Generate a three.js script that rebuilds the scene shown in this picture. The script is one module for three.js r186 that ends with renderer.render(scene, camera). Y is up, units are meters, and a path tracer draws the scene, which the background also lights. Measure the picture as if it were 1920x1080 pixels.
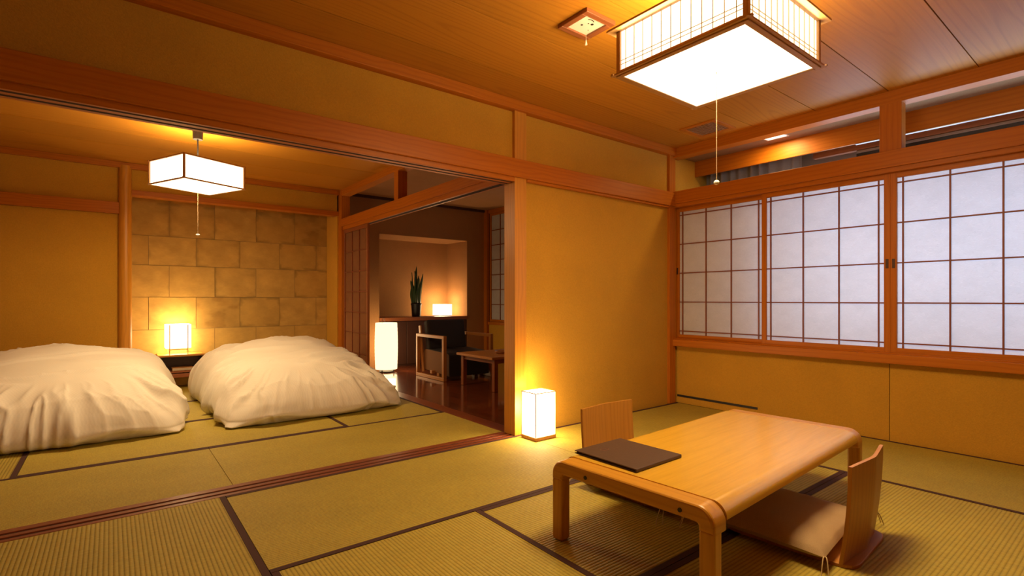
import * as THREE from 'three';
import { RoundedBoxGeometry } from 'three/addons/geometries/RoundedBoxGeometry.js';
import { mergeGeometries, mergeVertices } from 'three/addons/utils/BufferGeometryUtils.js';
import { RectAreaLightUniformsLib } from 'three/addons/lights/RectAreaLightUniformsLib.js';

RectAreaLightUniformsLib.init();
const scene = new THREE.Scene();

// ---------------------------------------------------------------- camera, sky, exposure
const FOCAL = 963, HORIZON = 562, YAW = 38 * Math.PI / 180;
const camera = new THREE.PerspectiveCamera(2 * Math.atan(540 / FOCAL) * 180 / Math.PI, 1920 / 1080, 0.05, 60);
camera.position.set(0, 1, 0);
camera.lookAt(Math.sin(YAW), 1, -Math.cos(YAW));
camera.setViewOffset(1920, 1080, 0, 540 - HORIZON, 1920, 1080);
camera.updateProjectionMatrix();

scene.background = new THREE.Color().setRGB(0.66, 0.82, 1.10);   // even overcast daylight
scene.backgroundIntensity = 5.6;

const renderer = new THREE.WebGLRenderer({ antialias: true });
renderer.toneMapping = THREE.LinearToneMapping;
renderer.toneMappingExposure = 1.04;
renderer.shadowMap.enabled = true;

const WARM = new THREE.Color().setRGB(1.0, 0.69, 0.335);          // the tungsten colour of every lamp here

// ---------------------------------------------------------------- helpers
function mulberry(a) { return () => { a |= 0; a = a + 0x6D2B79F5 | 0; let t = Math.imul(a ^ a >>> 15, 1 | a); t = t + Math.imul(t ^ t >>> 7, 61 | t) ^ t; return ((t ^ t >>> 14) >>> 0) / 4294967296; }; }
const rnd = mulberry(20240611);
const rr = (a, b) => a + (b - a) * rnd();
const lin = (r, g, b) => new THREE.Color().setRGB(r, g, b);
const clamp = (x, a, b) => Math.min(b, Math.max(a, x));
const smooth = (a, b, x) => { const t = clamp((x - a) / (b - a), 0, 1); return t * t * (3 - 2 * t); };

function hash(i, j, s) { let h = Math.imul(i, 374761393) + Math.imul(j, 668265263) + Math.imul(s, 2147483647 ^ 0x5bd1e995); h = Math.imul(h ^ h >>> 13, 1274126177); return ((h ^ h >>> 16) >>> 0) / 4294967296; }
// value noise that repeats after px, py cells
function vnoise(x, y, px, py, s) {
  const i = Math.floor(x), j = Math.floor(y), fx = x - i, fy = y - j;
  const u = fx * fx * (3 - 2 * fx), v = fy * fy * (3 - 2 * fy);
  const m = (a, n) => ((a % n) + n) % n;
  const a = hash(m(i, px), m(j, py), s), b = hash(m(i + 1, px), m(j, py), s), c = hash(m(i, px), m(j + 1, py), s), d = hash(m(i + 1, px), m(j + 1, py), s);
  return a + (b - a) * u + (c - a) * v + (a - b - c + d) * u * v;
}
function fbm(x, y, px, py, s, n = 4) { let t = 0, a = 0.5, w = 0; for (let k = 0; k < n; k++) { t += a * vnoise(x, y, px, py, s + k); w += a; x *= 2; y *= 2; px *= 2; py *= 2; a *= 0.5; } return t / w; }

// a texture from fn(u, v) -> [r, g, b] (0..1), spanning su by sv metres
function tex(w, h, su, sv, fn, srgb = true) {
  const d = new Uint8Array(w * h * 4);
  for (let j = 0; j < h; j++) for (let i = 0; i < w; i++) {
    const c = fn(i / w, j / h), k = (j * w + i) * 4;
    d[k] = clamp(c[0], 0, 1) * 255; d[k + 1] = clamp(c[1], 0, 1) * 255; d[k + 2] = clamp(c[2], 0, 1) * 255; d[k + 3] = 255;
  }
  const t = new THREE.DataTexture(d, w, h, THREE.RGBAFormat);
  t.wrapS = t.wrapT = THREE.RepeatWrapping; t.magFilter = THREE.LinearFilter; t.minFilter = THREE.LinearMipmapLinearFilter; t.generateMipmaps = true;
  t.repeat.set(1 / su, 1 / sv); if (srgb) t.colorSpace = THREE.SRGBColorSpace; t.needsUpdate = true;
  return t;
}
// wood grain: u runs along the grain
const grainFine = tex(1024, 512, 1.6, 0.4, (u, v) => {
  const w = fbm(u * 3, v * 3, 3, 3, 11, 3), f = fbm(u * 6, v * 90, 6, 90, 23, 2), l = 0.5 + 0.5 * Math.sin(6.283 * (v * 14 + w * 3.2));
  const t = 0.91 - 0.04 * Math.pow(l, 3) - 0.06 * (f - 0.3);
  return [t, t * (0.985 - 0.02 * Math.pow(l, 3)), t * (0.97 - 0.04 * Math.pow(l, 3))];
});
const grainBoard = tex(2048, 512, 4.2, 0.475, (u, v) => {
  // flat-sawn board: long cathedral arches about the middle, fine straight lines at the sides
  const w = fbm(u * 2, v * 2, 2, 2, 31, 3) - 0.5, w2 = fbm(u * 5, v * 4, 5, 4, 37, 2) - 0.5;
  const c = v - 0.5 + 0.12 * Math.sin(6.283 * u + 1.1) + 0.1 * w;
  const r = Math.sqrt(c * c + 0.006 + 0.03 * Math.pow(Math.sin(3.1416 * (u * 2 + 0.2)), 2)) + 0.05 * w2;
  const l = 0.5 + 0.5 * Math.sin(6.283 * r * 17);
  const f = fbm(u * 8, v * 120, 8, 120, 43, 2);
  const s = Math.pow(l, 5);
  const k = smooth(0.2, 0.75, fbm(u * 4, v * 2, 4, 2, 47, 2));
  const t = 0.93 - 0.055 * s * k - 0.05 * (f - 0.3);
  return [t, t * (0.985 - 0.02 * s * k), t * (0.97 - 0.03 * s * k)];
});
const grainTable = tex(1024, 512, 1.6, 0.7, (u, v) => {
  const w = fbm(u * 2, v * 3, 2, 3, 51, 3) - 0.5, f = fbm(u * 10, v * 140, 10, 140, 53, 2);
  const l = 0.5 + 0.5 * Math.sin(6.283 * (v * 9 + 2.4 * w));
  const t = 0.93 - 0.02 * Math.pow(l, 4) - 0.06 * (f - 0.35);
  return [t, t * 0.985, t * 0.96];
});
const plasterTex = tex(512, 512, 0.9, 0.9, (u, v) => {
  const a = fbm(u * 5, v * 5, 5, 5, 61, 4), b = vnoise(u * 190, v * 190, 190, 190, 63), t = 0.93 + 0.06 * (a - 0.5) + 0.06 * (b - 0.5);
  return [t, t * 0.995, t * 0.98];
});
const plasterBump = tex(512, 512, 0.6, 0.6, (u, v) => { const t = 0.6 * vnoise(u * 150, v * 150, 150, 150, 65) + 0.4 * fbm(u * 40, v * 40, 40, 40, 66, 3); return [t, t, t]; }, false);
// tatami: u along the mat, ribs 15.5 mm apart across it
const RIBS = 32;
const ribOf = (v) => Math.pow(Math.abs(Math.sin(Math.PI * v * RIBS)), 0.7);
const tatamiTex = tex(1024, 512, 1.0, RIBS * 0.0155, (u, v) => {
  const r = ribOf(v), s = vnoise(u * 400, v * RIBS, 400, RIBS, 71), a = fbm(u * 4, v * 3, 4, 3, 73, 3), b = vnoise(u * 50, v * RIBS * 2, 50, RIBS * 2, 77);
  const t = 0.76 + 0.17 * r + 0.10 * (s - 0.5) + 0.06 * (a - 0.5);
  return [t, t * (0.99 - 0.03 * (b - 0.5)), t * (0.95 - 0.10 * (b - 0.5))];
});
const tatamiBump = tex(1024, 512, 1.0, RIBS * 0.0155, (u, v) => { const t = 0.8 * ribOf(v) + 0.2 * vnoise(u * 400, v * RIBS * 3, 400, RIBS * 3, 79); return [t, t, t]; }, false);
const washiTex = tex(1024, 1024, 0.8, 0.8, (() => {
  const n = 1024, a = new Float32Array(n * n).fill(0), q = mulberry(88);
  for (let k = 0; k < 6000; k++) {                       // paper fibres, light and dark
    let x = q() * n, y = q() * n, d = (q() - 0.5) * 1.3; const L = 6 + q() * 20, c = (q() < 0.6 ? 1 : -1) * (0.25 + 0.75 * q());
    for (let s = 0; s < L; s++) { x += Math.cos(d); y += Math.sin(d); d += (q() - 0.5) * 0.35; a[(((y | 0) % n + n) % n) * n + ((x | 0) % n + n) % n] += c; }
  }
  return (u, v) => { const f = clamp(a[((v * n) | 0) * n + ((u * n) | 0)], -1.4, 1.4), t = 0.88 + 0.075 * f + 0.05 * (fbm(u * 9, v * 14, 9, 14, 91, 4) - 0.5); return [t, t * 0.998, t]; };
})());
const clothTex = tex(512, 512, 0.2, 0.2, (u, v) => { const c = (Math.floor(u * 16) + Math.floor(v * 16)) & 1, t = 0.955 + 0.018 * (c - 0.5) + 0.03 * (vnoise(u * 170, v * 170, 170, 170, 95) - 0.5); return [t, t, t * 0.995]; });
const weaveTex = tex(256, 256, 0.05, 0.05, (u, v) => { const t = 0.86 + 0.12 * (((Math.floor(u * 32) + Math.floor(v * 32)) & 1) - 0.5) + 0.14 * (vnoise(u * 64, v * 64, 64, 64, 97) - 0.5); return [t, t, t]; });
const sheetTex = [0, 1, 2, 3, 4].map((k) => tex(256, 256, 0.47, 0.37, (u, v) => {
  // hand-made paper: fibres, mottling and brown water stains with ragged outlines
  const a = fbm(u * 4, v * 4, 4, 4, 120 + k * 7, 4), b = fbm(u * 2, v * 3, 2, 3, 130 + k * 7, 4), g = vnoise(u * 30, v * 128, 30, 128, 140 + k);
  const edge = Math.min(Math.min(u, 1 - u) * 1.2, Math.min(v, 1 - v));
  const rag = smooth(0.10, 0.0, edge + 0.16 * (b - 0.5)) * smooth(0.42, 0.62, fbm(u * 2, v * 2, 2, 2, 150 + k * 3, 2));
  const blot = smooth(0.56, 0.74, b) * (k % 2 ? 0.9 : 0.25);
  const t = 0.90 + 0.16 * (a - 0.5) + 0.04 * (g - 0.5) - 0.09 * blot - 0.12 * rag;
  return [t, t * (0.985 - 0.03 * blot), t * (0.95 - 0.07 * blot)];
}));
const floorTex = tex(1024, 256, 1.8, 0.15, (u, v) => { const w = fbm(u * 3, v * 2, 3, 2, 161, 3), f = fbm(u * 8, v * 40, 8, 40, 163, 2), t = 0.84 - 0.16 * Math.pow(0.5 + 0.5 * Math.sin(6.283 * (v * 3 + w * 2)), 3) - 0.2 * (f - 0.4); return [t, t * 0.97, t * 0.94]; });

const std = (color, o = {}) => new THREE.MeshStandardMaterial({ color, roughness: 0.6, ...o });
const phy = (color, o = {}) => new THREE.MeshPhysicalMaterial({ color, roughness: 0.5, ...o });
const M = {
  plaster: std(lin(0.60, 0.318, 0.026), { map: plasterTex, bumpMap: plasterBump, bumpScale: 0.0012, roughness: 0.95 }),
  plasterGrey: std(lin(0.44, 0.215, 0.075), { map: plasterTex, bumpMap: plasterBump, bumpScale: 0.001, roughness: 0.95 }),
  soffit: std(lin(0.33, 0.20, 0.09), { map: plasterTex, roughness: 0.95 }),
  wood: phy(lin(0.60, 0.19, 0.009), { map: grainFine, roughness: 0.45, specularIntensity: 0.6 }),
  woodPost: phy(lin(0.74, 0.34, 0.035), { map: grainFine, roughness: 0.4 }),
  ceilBoard: [0.94, 1.0, 1.06].map((k) => phy(lin(0.57 * k, 0.25 * k, 0.022 * k), { map: grainBoard, roughness: 0.52, specularIntensity: 0.45 })),
  lattice: phy(lin(0.30, 0.085, 0.035), { map: grainFine, roughness: 0.5 }),
  groove: std(lin(0.035, 0.012, 0.008), { roughness: 0.9 }),
  tatami: [0.96, 1.0, 1.04].map((k) => std(lin(0.51 * k, 0.405 * k, 0.055 * k), { map: tatamiTex, bumpMap: tatamiBump, bumpScale: 0.0022, roughness: 0.72 })),
  heri: std(lin(0.075, 0.022, 0.018), { map: weaveTex, roughness: 0.85 }),
  sill: phy(lin(0.27, 0.065, 0.022), { map: grainFine, roughness: 0.35 }),
  washi: phy(lin(0.90, 0.90, 0.92), { map: washiTex, transmission: 0.31, thickness: 0, roughness: 1, specularIntensity: 0.2, side: THREE.DoubleSide }),
  glass: phy(lin(0.95, 0.97, 1), { transmission: 1, thickness: 0, roughness: 0.0, side: THREE.DoubleSide }),
  duvet: std(lin(0.88, 0.84, 0.76), { map: clothTex, roughness: 0.9 }),
  table: phy(lin(0.80, 0.48, 0.05), { map: grainTable, roughness: 0.27, clearcoat: 0.35, clearcoatRoughness: 0.2 }),
  tableEdge: phy(lin(0.74, 0.37, 0.04), { map: grainFine, roughness: 0.33, clearcoat: 0.25, clearcoatRoughness: 0.25 }),
  chairWood: phy(lin(0.62, 0.28, 0.04), { map: grainFine, roughness: 0.4 }),
  cushion: std(lin(0.52, 0.36, 0.19), { map: weaveTex, roughness: 0.95 }),
  tie: std(lin(0.55, 0.42, 0.22), { roughness: 0.9 }),
  leatherette: phy(lin(0.085, 0.045, 0.030), { map: plasterTex, bumpMap: plasterBump, bumpScale: 0.0005, roughness: 0.5 }),
  foil: phy(lin(0.20, 0.07, 0.03), { roughness: 0.4 }),
  pages: std(lin(0.5, 0.42, 0.3), { roughness: 0.9 }),
  black: phy(lin(0.012, 0.010, 0.010), { roughness: 0.5 }),
  lampWood: phy(lin(0.70, 0.40, 0.14), { map: grainFine, roughness: 0.45 }),
  shade: std(lin(0.85, 0.80, 0.70), { roughness: 0.9, emissive: lin(1.0, 0.84, 0.58), emissiveIntensity: 2.2, side: THREE.DoubleSide }),
  shadeSoft: std(lin(0.85, 0.80, 0.70), { roughness: 0.9, emissive: lin(1.0, 0.76, 0.42), emissiveIntensity: 1.7, side: THREE.DoubleSide }),
  cord: std(lin(0.75, 0.68, 0.52), { roughness: 0.8 }),
  pullCord: std(lin(0.34, 0.24, 0.14), { roughness: 0.9 }),
  whitePlastic: phy(lin(0.80, 0.76, 0.64), { roughness: 0.5 }),
  floorWood: [0.85, 1.0, 1.15].map((k) => phy(lin(0.30 * k, 0.07 * k, 0.022 * k), { map: floorTex, roughness: 0.24, clearcoat: 0.7, clearcoatRoughness: 0.08 })),
  darkWood: phy(lin(0.085, 0.035, 0.022), { map: grainFine, roughness: 0.4 }),
  redWood: phy(lin(0.36, 0.12, 0.045), { map: grainFine, roughness: 0.35 }),
  armWood: phy(lin(0.64, 0.30, 0.085), { map: grainFine, roughness: 0.4 }),
  upholstery: std(lin(0.035, 0.026, 0.024), { map: weaveTex, roughness: 0.85 }),
  upholsteryBrown: std(lin(0.30, 0.14, 0.05), { map: weaveTex, roughness: 0.9 }),
  reedPaper: phy(lin(0.34, 0.15, 0.06), { map: washiTex, transmission: 0.3, thickness: 0, roughness: 1, specularIntensity: 0.2, side: THREE.DoubleSide }),
  leaf: [phy(lin(0.025, 0.055, 0.02), { roughness: 0.4 }), phy(lin(0.035, 0.075, 0.03), { roughness: 0.4 }), phy(lin(0.16, 0.2, 0.08), { roughness: 0.4 })],
  soil: std(lin(0.03, 0.02, 0.015), { roughness: 1 }),
  ceramic: phy(lin(0.38, 0.16, 0.06), { roughness: 0.25 }),
  metal: phy(lin(0.62, 0.60, 0.60), { metalness: 1, roughness: 0.35 }),
  curtain: phy(lin(0.42, 0.40, 0.36), { map: weaveTex, roughness: 1, transmission: 0.12, thickness: 0, side: THREE.DoubleSide }),
  vent: std(lin(0.30, 0.13, 0.035), { roughness: 0.6 }),
  exterior: std(lin(0.24, 0.16, 0.10), { roughness: 0.95 }),
  sheet: sheetTex.map((m, k) => std(lin(...[[0.66, 0.43, 0.115], [0.61, 0.39, 0.10], [0.68, 0.45, 0.125], [0.56, 0.355, 0.09], [0.64, 0.415, 0.11]][k]), { map: m, roughness: 0.9 })),
  sheetGap: std(lin(0.30, 0.20, 0.08), { roughness: 0.95 }),
};

// uv in metres: u along the grain axis, v across, by the face's main direction
function uvBox(g, grain = 'x', off = null) {
  g = g.index ? g.toNonIndexed() : g;
  const p = g.attributes.position, n = g.attributes.normal, uv = new Float32Array(p.count * 2);
  const ou = off ? off[0] : rr(0, 3), ov = off ? off[1] : rr(0, 3), ax = { x: 0, y: 1, z: 2 }[grain];
  for (let i = 0; i < p.count; i += 3) {
    let m = [0, 0, 0];
    for (let k = 0; k < 3; k++) { m[0] += Math.abs(n.getX(i + k)); m[1] += Math.abs(n.getY(i + k)); m[2] += Math.abs(n.getZ(i + k)); }
    const d = m.indexOf(Math.max(...m)), rest = [0, 1, 2].filter((a) => a !== d);
    const U = rest.includes(ax) ? ax : rest[0], V = rest.find((a) => a !== U);
    for (let k = 0; k < 3; k++) { const c = [p.getX(i + k), p.getY(i + k), p.getZ(i + k)]; uv[(i + k) * 2] = c[U] + ou; uv[(i + k) * 2 + 1] = c[V] + ov; }
  }
  g.setAttribute('uv', new THREE.BufferAttribute(uv, 2));
  return g;
}
// a box from its corners; r rounds the edges
function bx(x0, x1, y0, y1, z0, z1, { r = 0, grain, off } = {}) {
  const w = Math.abs(x1 - x0), h = Math.abs(y1 - y0), d = Math.abs(z1 - z0);
  const q = Math.min(r, w * 0.45, h * 0.45, d * 0.45);
  const g = q > 0 ? new RoundedBoxGeometry(w, h, d, 1, q) : new THREE.BoxGeometry(w, h, d);
  g.translate((x0 + x1) / 2, (y0 + y1) / 2, (z0 + z1) / 2);
  return uvBox(g, grain || (w >= h && w >= d ? 'x' : h >= d ? 'y' : 'z'), off);
}
const cyl = (x, y0, y1, z, r0, r1 = r0, seg = 20) => { const g = new THREE.CylinderGeometry(r1, r0, y1 - y0, seg); g.translate(x, (y0 + y1) / 2, z); return g; };
const tube = (pts, r, seg = 24, rs = 6) => new THREE.TubeGeometry(new THREE.CatmullRomCurve3(pts.map((p) => new THREE.Vector3(...p))), seg, r, rs, false);
const join = (list) => mergeGeometries(list.map((g) => { const q = g.index ? g.toNonIndexed() : g; for (const k of Object.keys(q.attributes)) if (!['position', 'normal', 'uv'].includes(k)) q.deleteAttribute(k); return q; }));

const taken = new Map();
function numbered(n) { const k = taken.get(n) || 0; taken.set(n, k + 1); return k ? `${n}_${String(k).padStart(3, '0')}` : n; }
function part(parent, name, geo, mat) { const m = new THREE.Mesh(geo, mat); m.name = name; m.castShadow = m.receiveShadow = true; parent.add(m); return m; }
function thing(name, label, category, [x, y, z] = [0, 0, 0], turn = 0, group = null) {
  const o = new THREE.Group(); o.name = numbered(name); o.position.set(x, y, z); o.rotation.y = turn; scene.add(o);
  o.userData = { label, category }; if (group) o.userData.group = group; return o;
}
function structure(name, label, category) { const o = thing(name, label, category); o.userData.kind = 'structure'; return o; }
function single(name, geo, mat, label, category, structural = true) {
  const m = part(scene, numbered(name), geo, mat); m.userData = { label, category }; if (structural) m.userData.kind = 'structure'; return m;
}
function areaLight(parent, w, h, L, pos, dir, color = WARM) {
  const l = new THREE.RectAreaLight(color, L, w, h); l.position.set(...pos); parent.add(l);
  parent.updateWorldMatrix(true, false);
  const p = new THREE.Vector3(...pos).applyMatrix4(parent.matrixWorld), d = new THREE.Vector3(...dir).transformDirection(parent.matrixWorld);
  if (Math.abs(d.y) > 0.99) l.rotation.set(d.y < 0 ? -Math.PI / 2 : Math.PI / 2, 0, 0); else l.lookAt(p.add(d));
  return l;
}
function pointLight(parent, I, pos, radius = 3) { const l = new THREE.PointLight(WARM, I, 0, 2); l.position.set(...pos); l.castShadow = true; l.shadow.radius = radius; l.shadow.bias = -0.002; parent.add(l); return l; }

// ---------------------------------------------------------------- levels
const CEIL = 2.46, CEIL_BED = 2.42, CEIL_SUN = 2.50, XL = -1.6, ZR = 1.5;

// ---------------------------------------------------------------- outer shell
{
  const s = structure('wall_left', 'dark wooden wall closing the rooms on the left', 'wall');
  part(s, 'wood_panel', bx(XL - 0.12, XL, -0.1, 2.72, -7.9, ZR, { grain: 'y' }), M.redWood);
  const r = structure('wall_front', 'dark wooden wall behind the viewer', 'wall');
  part(r, 'wood_panel', bx(XL - 0.12, 5.2, -0.1, 2.72, ZR, ZR + 0.12, { grain: 'y' }), M.redWood);
  const o = structure('wall_outer', 'outside wall with window openings behind the paper screens', 'wall');
  const X0 = 5.06, X1 = 5.2;
  for (const [y0, y1, z0, z1] of [[-0.1, 0.62, -2.9, ZR], [2.10, 2.72, -2.9, ZR], [0.62, 2.10, -3.4, -1.98], [0.62, 2.10, 1.25, ZR],
    [-0.1, 0.8, -7.9, -2.9], [2.15, 2.72, -7.9, -2.9], [0.8, 2.15, -7.9, -5.75], [0.62, 2.15, -5.15, -3.4]]) part(o, 'wall_section', bx(X0, X1, y0, y1, z0, z1), M.exterior);
  const roof = structure('ceiling', 'concealed slab above the wooden ceilings', 'ceiling');
  part(roof, 'slab', bx(XL - 0.12, 5.2, 2.6, 2.72, -7.9, ZR + 0.12), M.exterior);
  const base = structure('floor', 'concealed subfloor under the mats', 'floor');
  part(base, 'slab', bx(XL - 0.12, 5.2, -0.16, -0.05, -7.9, ZR + 0.12), M.exterior);
}

// ---------------------------------------------------------------- tatami floors
const HERI = 0.028;
function mat(floor, x0, x1, z0, z1, edges = 'both', k = 1) {
  const along = (x1 - x0) >= (z1 - z0) ? 'x' : 'z', g = 0.0015;
  const m = part(floor, 'tatami_mat', bx(x0 + g, x1 - g, -0.05, 0, z0 + g, z1 - g, { grain: along }), M.tatami[k]);
  const put = (a, b, c, d) => part(m, 'border', bx(a, b, -0.01, 0.0018, c, d), M.heri);
  if (along === 'x') { if (edges !== 'low') put(x0 + g, x1 - g, z0 + g, z0 + HERI); if (edges !== 'high') put(x0 + g, x1 - g, z1 - HERI, z1 - g); }
  else { put(x0 + g, x0 + HERI, z0 + g, z1 - g); put(x1 - HERI, x1 - g, z0 + g, z1 - g); }
}
{
  const f = structure('floor_tatami', 'green tatami mat floor of the room with the low table', 'floor');
  const a = 0.46, b = 1.385, c = 3.345, d = 4.345, e = 2.385, z0 = -2.958, z1 = -2.02, z2 = -1.155, z3 = -0.19;
  mat(f, a, e, z0, z1, 'both', 1); mat(f, e, d, z0, z1, 'both', 2);
  mat(f, -0.48, a, z0, -1.06, 'both', 0); mat(f, a, b, z1, -0.1, 'both', 2);
  mat(f, b, c, z1, z2, 'both', 1); mat(f, b, c, z2, z3, 'both', 2); mat(f, c, d, z1, -0.1, 'both', 1);
  mat(f, XL, -0.48, z0, -1.06, 'both', 1);
  mat(f, XL, 0.46, -1.06, -0.1, 'both', 2); mat(f, b, c, z3, -0.1, 'both', 1);
  mat(f, XL, 0.46, -0.1, 0.84, 'both', 0); mat(f, 0.46, 2.4, -0.1, 0.84, 'both', 1); mat(f, 2.4, d, -0.1, 0.84, 'both', 2);
  mat(f, XL, 1.0, 0.84, ZR, 'both', 1); mat(f, 1.0, d, 0.84, ZR, 'both', 0);
  const h = structure('floor_bedroom', 'green tatami mat floor under the two white futons', 'floor');
  mat(h, XL, 0.52, -3.995, -3.115, 'high', 1); mat(h, 0.52, 2.34, -3.995, -3.115, 'high', 2);
  mat(h, -0.42, 1.455, -4.955, -3.995, 'both', 2); mat(h, -0.42, 1.455, -5.935, -4.955, 'both', 1); mat(h, -0.42, 1.455, -7.09, -5.935, 'both', 0);
  mat(h, XL, -0.42, -5.935, -3.995, 'both', 0); mat(h, XL, -0.42, -7.09, -5.935, 'both', 1);
  mat(h, 1.455, 2.34, -5.935, -3.995, 'both', 1); mat(h, 1.455, 2.34, -7.09, -5.935, 'both', 2);
}
// sill track in the floor between the rooms
{
  const s = structure('trim_1', 'reddish wooden sill track in the floor between the two tatami rooms', 'sill');
  const xs = [XL, 2.335];
  part(s, 'sill_board', bx(xs[0], xs[1], -0.05, -0.004, -3.115, -2.96), M.groove);
  for (const [z0, z1] of [[-2.96, -2.99], [-3.012, -3.045], [-3.067, -3.115]]) part(s, 'track', bx(xs[0], xs[1], -0.02, 0.001, z1, z0, { r: 0.002 }), M.sill);
}
// ---------------------------------------------------------------- ceilings of wide boards
{
  const c = structure('ceiling_main', 'warm wooden board ceiling above the low table', 'ceiling');
  let k = 0;
  for (let z = 1.64 - 0.475 * 0; z > -2.98; z -= 0.475) {
    const z1 = Math.min(z, ZR), z0 = Math.max(z - 0.475, -2.985);
    part(c, 'board', bx(XL, 4.34, CEIL, CEIL + 0.02, z0 + 0.003, z1 - 0.003, { grain: 'x', off: [rr(0, 4), -z + 0.475 * Math.floor(rr(0, 3))] }), M.ceilBoard[k % 3]); k++;
  }
  part(c, 'backing', bx(XL, 4.34, CEIL + 0.02, CEIL + 0.04, -2.985, ZR), M.groove);
  const b = structure('ceiling_bedroom', 'warm wooden board ceiling above the futons', 'ceiling');
  for (let z = -3.13; z > -6.68; z -= 0.47) { const z0 = Math.max(z - 0.47, -6.69); part(b, 'board', bx(XL, 2.37, CEIL_BED, CEIL_BED + 0.02, z0 + 0.003, z - 0.003, { grain: 'x', off: [rr(0, 4), -z + 0.2] }), M.ceilBoard[(k++) % 3]); }
  part(b, 'backing', bx(XL, 2.37, CEIL_BED + 0.02, CEIL_BED + 0.04, -6.69, -3.08), M.groove);
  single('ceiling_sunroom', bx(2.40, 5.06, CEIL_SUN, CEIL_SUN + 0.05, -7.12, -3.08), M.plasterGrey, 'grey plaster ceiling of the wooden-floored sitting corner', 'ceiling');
}
// ---------------------------------------------------------------- wall between the rooms
{
  const w = structure('wall_back', 'ochre plaster wall between the tatami room and the rooms behind', 'wall');
  part(w, 'plaster_panel', bx(XL, 2.345, 1.95, 2.60, -3.085, -2.985), M.plaster);
  part(w, 'plaster_panel', bx(2.44, 5.06, -0.05, 2.60, -3.085, -2.985), M.plaster);
  const p = structure('trim_2', 'pale square wooden post beside the glowing floor lantern', 'post');
  part(p, 'post', bx(2.335, 2.447, 0, 2.44, -3.085, -2.955, { r: 0.004 }), M.woodPost);
  const n = structure('trim_3', 'long wooden rail across the wall above the opening', 'rail');
  part(n, 'rail', bx(XL, 4.31, 1.90, 2.032, -2.99, -2.932, { r: 0.004 }), M.wood);
  part(n, 'moulding', bx(2.45, 4.28, 1.883, 1.90, -2.99, -2.95, { r: 0.002 }), M.wood);
  part(n, 'door_head', bx(XL, 2.335, 1.868, 1.902, -3.09, -2.953, { r: 0.002 }), M.wood);
  for (const z of [-2.985, -3.045]) part(n, 'groove', bx(XL, 2.335, 1.8672, 1.875, z - 0.011, z + 0.011), M.groove);
  const c = structure('trim_4', 'wooden cornice where the back wall meets the board ceiling', 'cornice');
  part(c, 'cornice', bx(XL, 4.31, 2.388, CEIL, -2.99, -2.925, { r: 0.004 }), M.wood);
  const q = structure('trim_5', 'slim wooden corner post between the plaster wall and the paper window', 'post');
  part(q, 'post', bx(4.235, 4.33, 0, 2.44, -2.99, -2.958, { r: 0.003 }), M.wood);
}
// ---------------------------------------------------------------- window wall
{
  const w = structure('wall_right', 'low ochre panelled wall under the paper window', 'wall');
  for (const [z0, z1, x] of [[-2.985, -2.132, 4.356], [-2.128, -1.222, 4.346], [-1.218, -0.31, 4.346], [-0.306, 0.60, 4.346]]) part(w, 'wall_panel', bx(x, 4.40, 0, 0.56, z0, z1), M.plaster);
  part(w, 'backing', bx(4.375, 4.42, -0.05, 0.56, -2.985, 0.6), M.groove);
  part(w, 'plaster_panel', bx(4.33, 4.45, -0.05, 2.6, 0.6, ZR), M.plaster);
  part(w, 'vent_slot', bx(4.352, 4.360, 0.060, 0.080, -2.955, -2.166), M.black);
  const n = structure('trim_6', 'thick wooden rail running above the paper window', 'rail');
  part(n, 'rail', bx(4.283, 4.42, 1.925, 2.043, -2.985, 0.62, { r: 0.004 }), M.wood);
  part(n, 'door_head', bx(4.300, 4.42, 1.892, 1.928, -2.985, 0.62, { r: 0.003 }), M.wood);
  const s = structure('trim_7', 'wooden window sill under the paper screens', 'sill');
  part(s, 'sill', bx(4.287, 4.42, 0.553, 0.618, -2.985, 0.62, { r: 0.004 }), M.wood);
  part(s, 'track', bx(4.318, 4.42, 0.612, 0.628, -2.985, 0.62, { r: 0.003 }), M.wood);
  const b = structure('trim_8', 'wooden beam under the ceiling above the window', 'beam');
  part(b, 'beam', bx(4.298, 4.41, 2.372, CEIL + 0.01, -2.985, ZR, { r: 0.004 }), M.wood);
  part(b, 'strut', bx(4.300, 4.39, 2.035, 2.38, -1.268, -1.138, { r: 0.003 }), M.wood);
  part(b, 'strut', bx(4.300, 4.39, 2.035, 2.38, 0.56, 0.68, { r: 0.003 }), M.wood);
  const f = structure('ceiling_alcove', 'pale soffit with a wooden pelmet in the window recess', 'ceiling');
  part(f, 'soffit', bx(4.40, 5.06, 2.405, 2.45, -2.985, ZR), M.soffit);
  part(f, 'pelmet', bx(4.70, 4.725, 2.250, 2.41, -2.985, ZR, { r: 0.002 }), M.wood);
  part(f, 'floor_board', bx(4.42, 5.06, 0.48, 0.55, -2.985, ZR), M.sill);
}
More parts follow.
